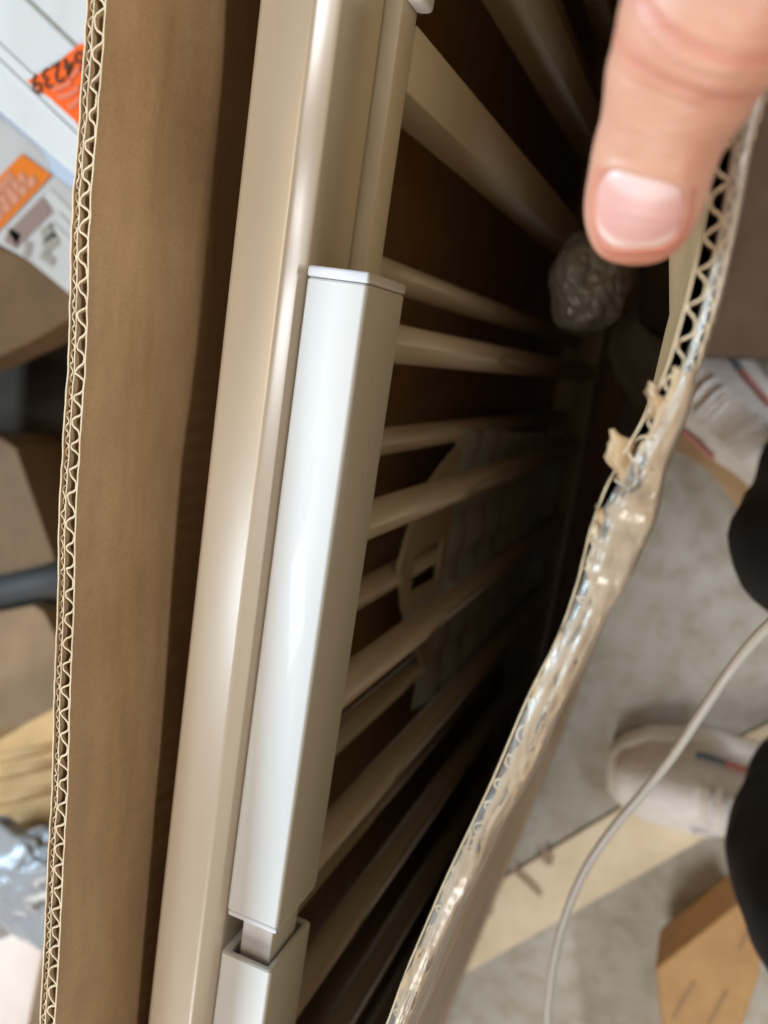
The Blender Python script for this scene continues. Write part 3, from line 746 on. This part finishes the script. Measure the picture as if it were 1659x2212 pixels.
def prof(tab, s):
    xs = [t[0] for t in tab]; k = 0
    while k < len(tab) - 2 and s > tab[k + 1][0]: k += 1
    u = min(max((s - tab[k][0]) / (tab[k + 1][0] - tab[k][0]), 0), 1); u = u * u * (3 - 2 * u)
    return tab[k][1] + (tab[k + 1][1] - tab[k][1]) * u
WD = [(0, .0084), (.006, .0100), (.014, .0107), (.024, .0107), (.034, .0125), (.045, .0140), (.060, .0170), (.09, .024), (.13, .034)]
DP = [(0, .0060), (.006, .0078), (.014, .0088), (.024, .0090), (.034, .0098), (.045, .0112), (.060, .0135), (.09, .017), (.13, .018)]
TOT = AL[-1]
UP = (Vector((0, 0, H)) - Vector((-.03, .02, H - .165))).normalized()      # the back of the thumb faces up
UP = (UP + Vector((-.10, 0, .15))).normalized()
NS0, NS1, NTH = .0062, .0208, math.radians(45)
def nail_d(s, th):
    """1 inside the nail plate, 0 outside; smooth edge"""
    u = (s - (NS0 + NS1) / 2) / ((NS1 - NS0) / 2); v = th / NTH
    return 1 - (abs(u) ** 3.2 + abs(v) ** 3.6) ** (1 / 3.4)
def frame(s):
    t = (ax(s + .001) - ax(s - .001)).normalized(); sd = t.cross(UP).normalized(); up = sd.cross(t).normalized(); return t, sd, up
def thumb_pt(s, th, extra=0.0, plate=False):
    """th = angle from the back of the thumb"""
    t, sd, up = frame(max(s, .001))
    R0 = .0115
    if s < R0:                                     # rounded tip
        q = 1 - s / R0; k = math.sqrt(max(0, 1 - q ** 2.1))
    else: k = 1
    W = prof(WD, s if s > .006 else .006) * k; Dp = prof(DP, s if s > .006 else .006) * k
    c, sn = math.cos(th), math.sin(th)
    e = 2 / 2.25
    x = math.copysign(abs(sn) ** e, sn) * W; y = math.copysign(abs(c) ** e, c) * Dp
    if c > 0: y *= .93
    p = ax(s) + sd * x + up * (y - (.0012 * (1 - min(s / .02, 1))))
    n = (sd * sn / max(W, 1e-4) + up * c / max(Dp, 1e-4)).normalized()
    d = extra
    if not plate:
        a = nail_d(s, th)
        if abs(th) < 1.9:
            d += -.0006 * min(max(a * 9, 0), 1) + .00055 * math.exp(-((a + .07) / .07) ** 2) * (1 if s > .006 else .3)
        # knuckle creases on the back
        for s0, amp, wd_, cur in ((.0430, .00050, .0007, .004), (.0372, .00028, .0007, .002), (.0455, .00025, .0006, .003), (.0405, .00022, .0005, .0035), (.0345, .00014, .0005, .001)):
            d -= amp * math.exp(-((s - s0 - cur * (1 - math.cos(th)) + .0006 * nz(th * 3, s0 * 900)) / wd_) ** 2) * max(0, math.cos(th * .75)) ** 1.5
        d += .0007 * math.exp(-((s - .0410) / .006) ** 2) * max(0, math.cos(th))
        d += .00025 * nz(s * 120, math.cos(th) * 2, math.sin(th) * 2)
    return p + n * d
SV = [0.00005, .0002, .0005, .0009, .0014, .0020, .0027] + [.0034 + i * .00045 for i in range(110)]
while SV[-1] < TOT: SV.append(SV[-1] + .003)
NT = 96; vs = []; fl_ = []
for s in SV:
    for j in range(NT):
        th = -math.pi + 2 * math.pi * j / NT; vs.append(thumb_pt(s, th))
        v = .55 * math.exp(-(s / .006) ** 2) + .65 * math.exp(-((nail_d(s, th) + .13) / .16) ** 2) * (1 if s < .02 else 0) + .6 * math.exp(-((s - .0430 - .004 * (1 - math.cos(th))) / .0010) ** 2) + .3 * math.exp(-((s - .0372 - .002 * (1 - math.cos(th))) / .0010) ** 2) + .28 * math.exp(-((s - .038) / .003) ** 2) + .35 * max(0, nz(s * 90, th * 1.2, 4))
        fl_.append(min(max(v, 0), 1))
nr = len(SV)
fs = [(i * NT + j, i * NT + (j + 1) % NT, (i + 1) * NT + (j + 1) % NT, (i + 1) * NT + j) for i in range(nr - 1) for j in range(NT)] + [tuple(range(NT))]
base = len(vs)
def add_tube(pts, rad, n=20):
    """adds a closed limb to the hand mesh"""
    pts = smoothpath(pts, 26); m_ = len(pts); b0 = len(vs); RR = smoothpath([(r, 0, 0) for r in rad], 26)
    side_ref = Vector((0, 1, 0))
    for i, p in enumerate(pts):
        t = (pts[min(i + 1, m_ - 1)] - pts[max(i - 1, 0)]).normalized(); a = t.cross(Vector((.1, 1, .1))).normalized(); b_ = t.cross(a).normalized()
        r = RR[i].x * (1 if 2 < i < m_ - 3 else (.35, .72, .92)[min(i, m_ - 1 - i)])
        for k in range(n):
            q = 2 * math.pi * k / n; vs.append(p + a * math.cos(q) * r + b_ * math.sin(q) * r); fl_.append(.15)
    for i in range(m_ - 1):
        for k in range(n): fs.append((b0 + i * n + k, b0 + i * n + (k + 1) % n, b0 + (i + 1) * n + (k + 1) % n, b0 + (i + 1) * n + k))
    fs.append(tuple(b0 + k for k in range(n))); fs.append(tuple(b0 + (m_ - 1) * n + k for k in range(n)))
# four fingers, bent, holding the outside of the cardboard; palm; wrist (beyond the right edge of the view)
for k, (y, ln, rr_) in enumerate([(.062, .94, .0088), (.082, 1.0, .0092), (.102, .96, .0088), (.120, .80, .0078)]):
    y2 = y - .003
    add_tube([(.080, y + .018, H - .180), (.058, y + .008, H - .186), (.0440, y + .003, H - .198), (.0340, y, H - .220), (.0160, y2, H - .180 - .055 * ln)], [rr_ * 1.25, rr_ * 1.15, rr_ * 1.05, rr_, rr_ * .85])
add_tube([(.042, .105, H - .186), (.070, .110, H - .184), (.105, .120, H - .188), (.155, .130, H - .190), (.26, .14, H - .18), (.42, .15, H - .15)], [.024, .034, .033, .027, .030, .040], 28)
hand = mesh('hand', vs, fs, SKIN, person, True)
at_ = hand.data.attributes.new('flush', 'FLOAT', 'POINT'); at_.data.foreach_set('value', fl_)
nv_, fs_, ff = [], [], []
nu, nt2 = 40, 40
for i in range(nu + 1):
    for j in range(nt2 + 1):
        a = -1 + 2 * i / nu; b_ = -1 + 2 * j / nt2
        # square to super-ellipse
        m_ = max(abs(a), abs(b_)); l_ = (abs(a) ** 3.2 + abs(b_) ** 3.6) ** (1 / 3.4) or 1
        k = m_ / l_ if l_ > 0 else 1
        a2, b2 = a * k, b_ * k
        s = (NS0 + NS1) / 2 + a2 * (NS1 - NS0) / 2; th = b2 * NTH
        edge = 1 - m_
        nv_.append(thumb_pt(s, th, .00030 - .0007 * (1 - min(edge * 8, 1)) + (.0004 if s < .0055 else 0), True))
        # lunula is an arc near the root
        d = (NS1 - s) / (NS1 - NS0) + .28 * (b2 ** 2)
        ff.append(min(max(d, 0), 1))
fs_ = [(i * (nt2 + 1) + j, i * (nt2 + 1) + j + 1, (i + 1) * (nt2 + 1) + j + 1, (i + 1) * (nt2 + 1) + j) for i in range(nu) for j in range(nt2)]
nail = mesh('nail', nv_, fs_, nail_mat(), hand, True)
at_ = nail.data.attributes.new('flush', 'FLOAT', 'POINT'); at_.data.foreach_set('value', ff)

# trousers and legs: one continuous mesh from the hips to the ankles
def trousers():
    a2 = at(1745, 1625, .86); k2 = at(1775, 1990, .58); a1 = at(1780, 960, .86); k1 = at(1750, 1210, .58)
    V = [(.47, -.17, .98), (.47, -.27, .90), (.36, -.33, H - .22), k2, Vector(at(1700, 1820, .72)), a2,
         (.47, -.07, .90), (.36, -.06, H - .22), k1, Vector(at(1755, 1090, .72)), a1, (.50, -.17, 1.10)]
    V = [tuple(v) for v in V]
    E = [(0, 1), (1, 2), (2, 3), (3, 4), (4, 5), (0, 6), (6, 7), (7, 8), (8, 9), (9, 10), (0, 11)]
    Rr = [.12, .10, .080, .054, .050, .048, .10, .080, .054, .050, .048, .13]
    me = bpy.data.meshes.new('trousers'); me.from_pydata(V, E, []); o = link('trousers', me, None, person)
    o.modifiers.new('skin', 'SKIN'); 
    for i, sv in enumerate(me.skin_vertices[0].data): sv.radius = (Rr[i], Rr[i]); sv.use_root = (i == 0)
    ss = o.modifiers.new('sub', 'SUBSURF'); ss.levels = 3; ss.render_levels = 3
    bpy.context.view_layer.update()
    m2 = bpy.data.meshes.new_from_object(o.evaluated_get(bpy.context.evaluated_depsgraph_get())); bpy.data.objects.remove(o)
    for v in m2.vertices:
        c = v.co; d = .006 * nz(c.x * 16, c.y * 16, c.z * 8) + .003 * nz(c.x * 40, c.y * 40, c.z * 30); v.co += v.normal * d
    m, nt, b = base_mat('black_cotton', .9, (.012, .012, .016)); bump(nt, b, (1, 1, 1), 700, .4, .0006)
    return link('trousers', m2, m, person, True)
trousers()

def sneaker(toe, heel, flip=1):
    """white low sneaker from toe point to heel point on the floor"""
    toe, heel = Vector(toe), Vector(heel); L = (heel - toe).length; ux = (heel - toe).normalized(); uy = Vector((-ux.y, ux.x, 0)) * flip
    P = lambda s, y, z: toe + ux * (s * L) + uy * y + Vector((0, 0, z - toe.z))
    WT = [(0, .018), (.05, .036), (.15, .048), (.32, .053), (.5, .046), (.7, .036), (.85, .036), (.95, .030), (1, .014)]
    HT_ = [(0, .040), (.05, .052), (.15, .062), (.32, .072), (.45, .088), (.58, .105), (.75, .110), (.9, .108), (1, .100)]
    m_up, nt, b = base_mat('white_mesh_upper', .75); noise_mix(nt, b, (.82, .79, .76), (.93, .92, .91), (1, 1, 1), 22, 5, .35, .6); bump(nt, b, (1, 1, 1), 60, .6, .004)
    m_so = base_mat('white_rubber_sole', .35, (.86, .84, .80))[0]
    rings = []; n_ = 28
    for i in range(36):
        s = i / 35; s2 = .012 + .97 * s; Wd = prof(WT, s2); Ht = prof(HT_, s2); ring = []
        for k in range(n_):
            q = 2 * math.pi * k / n_; cx, cz = math.cos(q), math.sin(q)
            y = Wd * .93 * math.copysign(abs(cx) ** .85, cx) * (1 if cz < 0 else (1 - .42 * max(cz, 0) ** 1.3)); z = .024 + (Ht - .024) * max(cz, 0) ** .9 if cz > 0 else .024
            y += .0015 * nz(s * 18, q * 2, 2)
            ring.append(P(s2, y, z + .002 * nz(s * 22, q * 3)))
        rings.append(ring)
    up = loft('sneaker', rings, m_up, person)
    rings = []
    for i in range(36):
        s = i / 35; Wd = prof(WT, s) * 1.05 + .002; ring = []
        for y, z in ((-1, .003), (-1.04, .012), (-1.0, .026), (-.93, .031), (.93, .031), (1.0, .026), (1.04, .012), (1, .003)): ring.append(P(s * 1.02 - .01, Wd * y, z))
        rings.append(ring)
    loft('sole', rings, m_so, up)
    for col, s0, s1, nm in (((.22, .30, .40), .30, .40, 'blue'), ((.70, .30, .28), .40, .56, 'red')):
        mt = base_mat(nm + '_stripe', .5, col)[0]
        for sg in (-1, 1):
            A, B = [], []
            for k in range(12):
                s = s0 + (s1 - s0) * k / 11; Wd = prof(WT, s)
                for dst, cz in ((A, .34 if nm != 'grey' else .50), (B, .48 if nm != 'grey' else .72)):
                    cx = math.sqrt(1 - cz * cz)
                    dst.append(P(s, sg * (Wd * .93 * cx ** .85 * (1 - .42 * cz ** 1.3) + .003), .026 + (prof(HT_, s) - .024) * cz ** .9))
            mesh('stripe', A + B, [(k, k + 1, 13 + k, 12 + k) for k in range(11)], mt, up)
    ml = base_mat('white_laces', .6, (.82, .82, .84))[0]
    for k in range(6):
        s = .36 + .045 * k; z = prof(HT_, s) + .002
        tube('lace', [P(s, -.020, z - .006), P(s + .004, -.008, z), P(s - .002, .008, z), P(s + .004, .020, z - .006)], .0026, ml, up, 8)
    tg = []
    for i in range(8):
        s = .42 + .028 * i; tg.append([P(s, y, prof(HT_, s) - .002 + .007 * i / 7 + (.004 if abs(y) < .012 else 0)) for y in (-.018, -.010, 0, .010, .018)])
    loft('tongue', tg, m_up, up, closed=False)
    return up
a = at(1325, 1648, H); sneaker((a.x, a.y + .002, 0), (a.x + .285, a.y + .045, 0))
a = at(1395, 738, H); sneaker((a.x - .02, a.y + .02, 0), (a.x + .215, a.y - .150, 0), 1)
for o in person.children: keep(o, person)
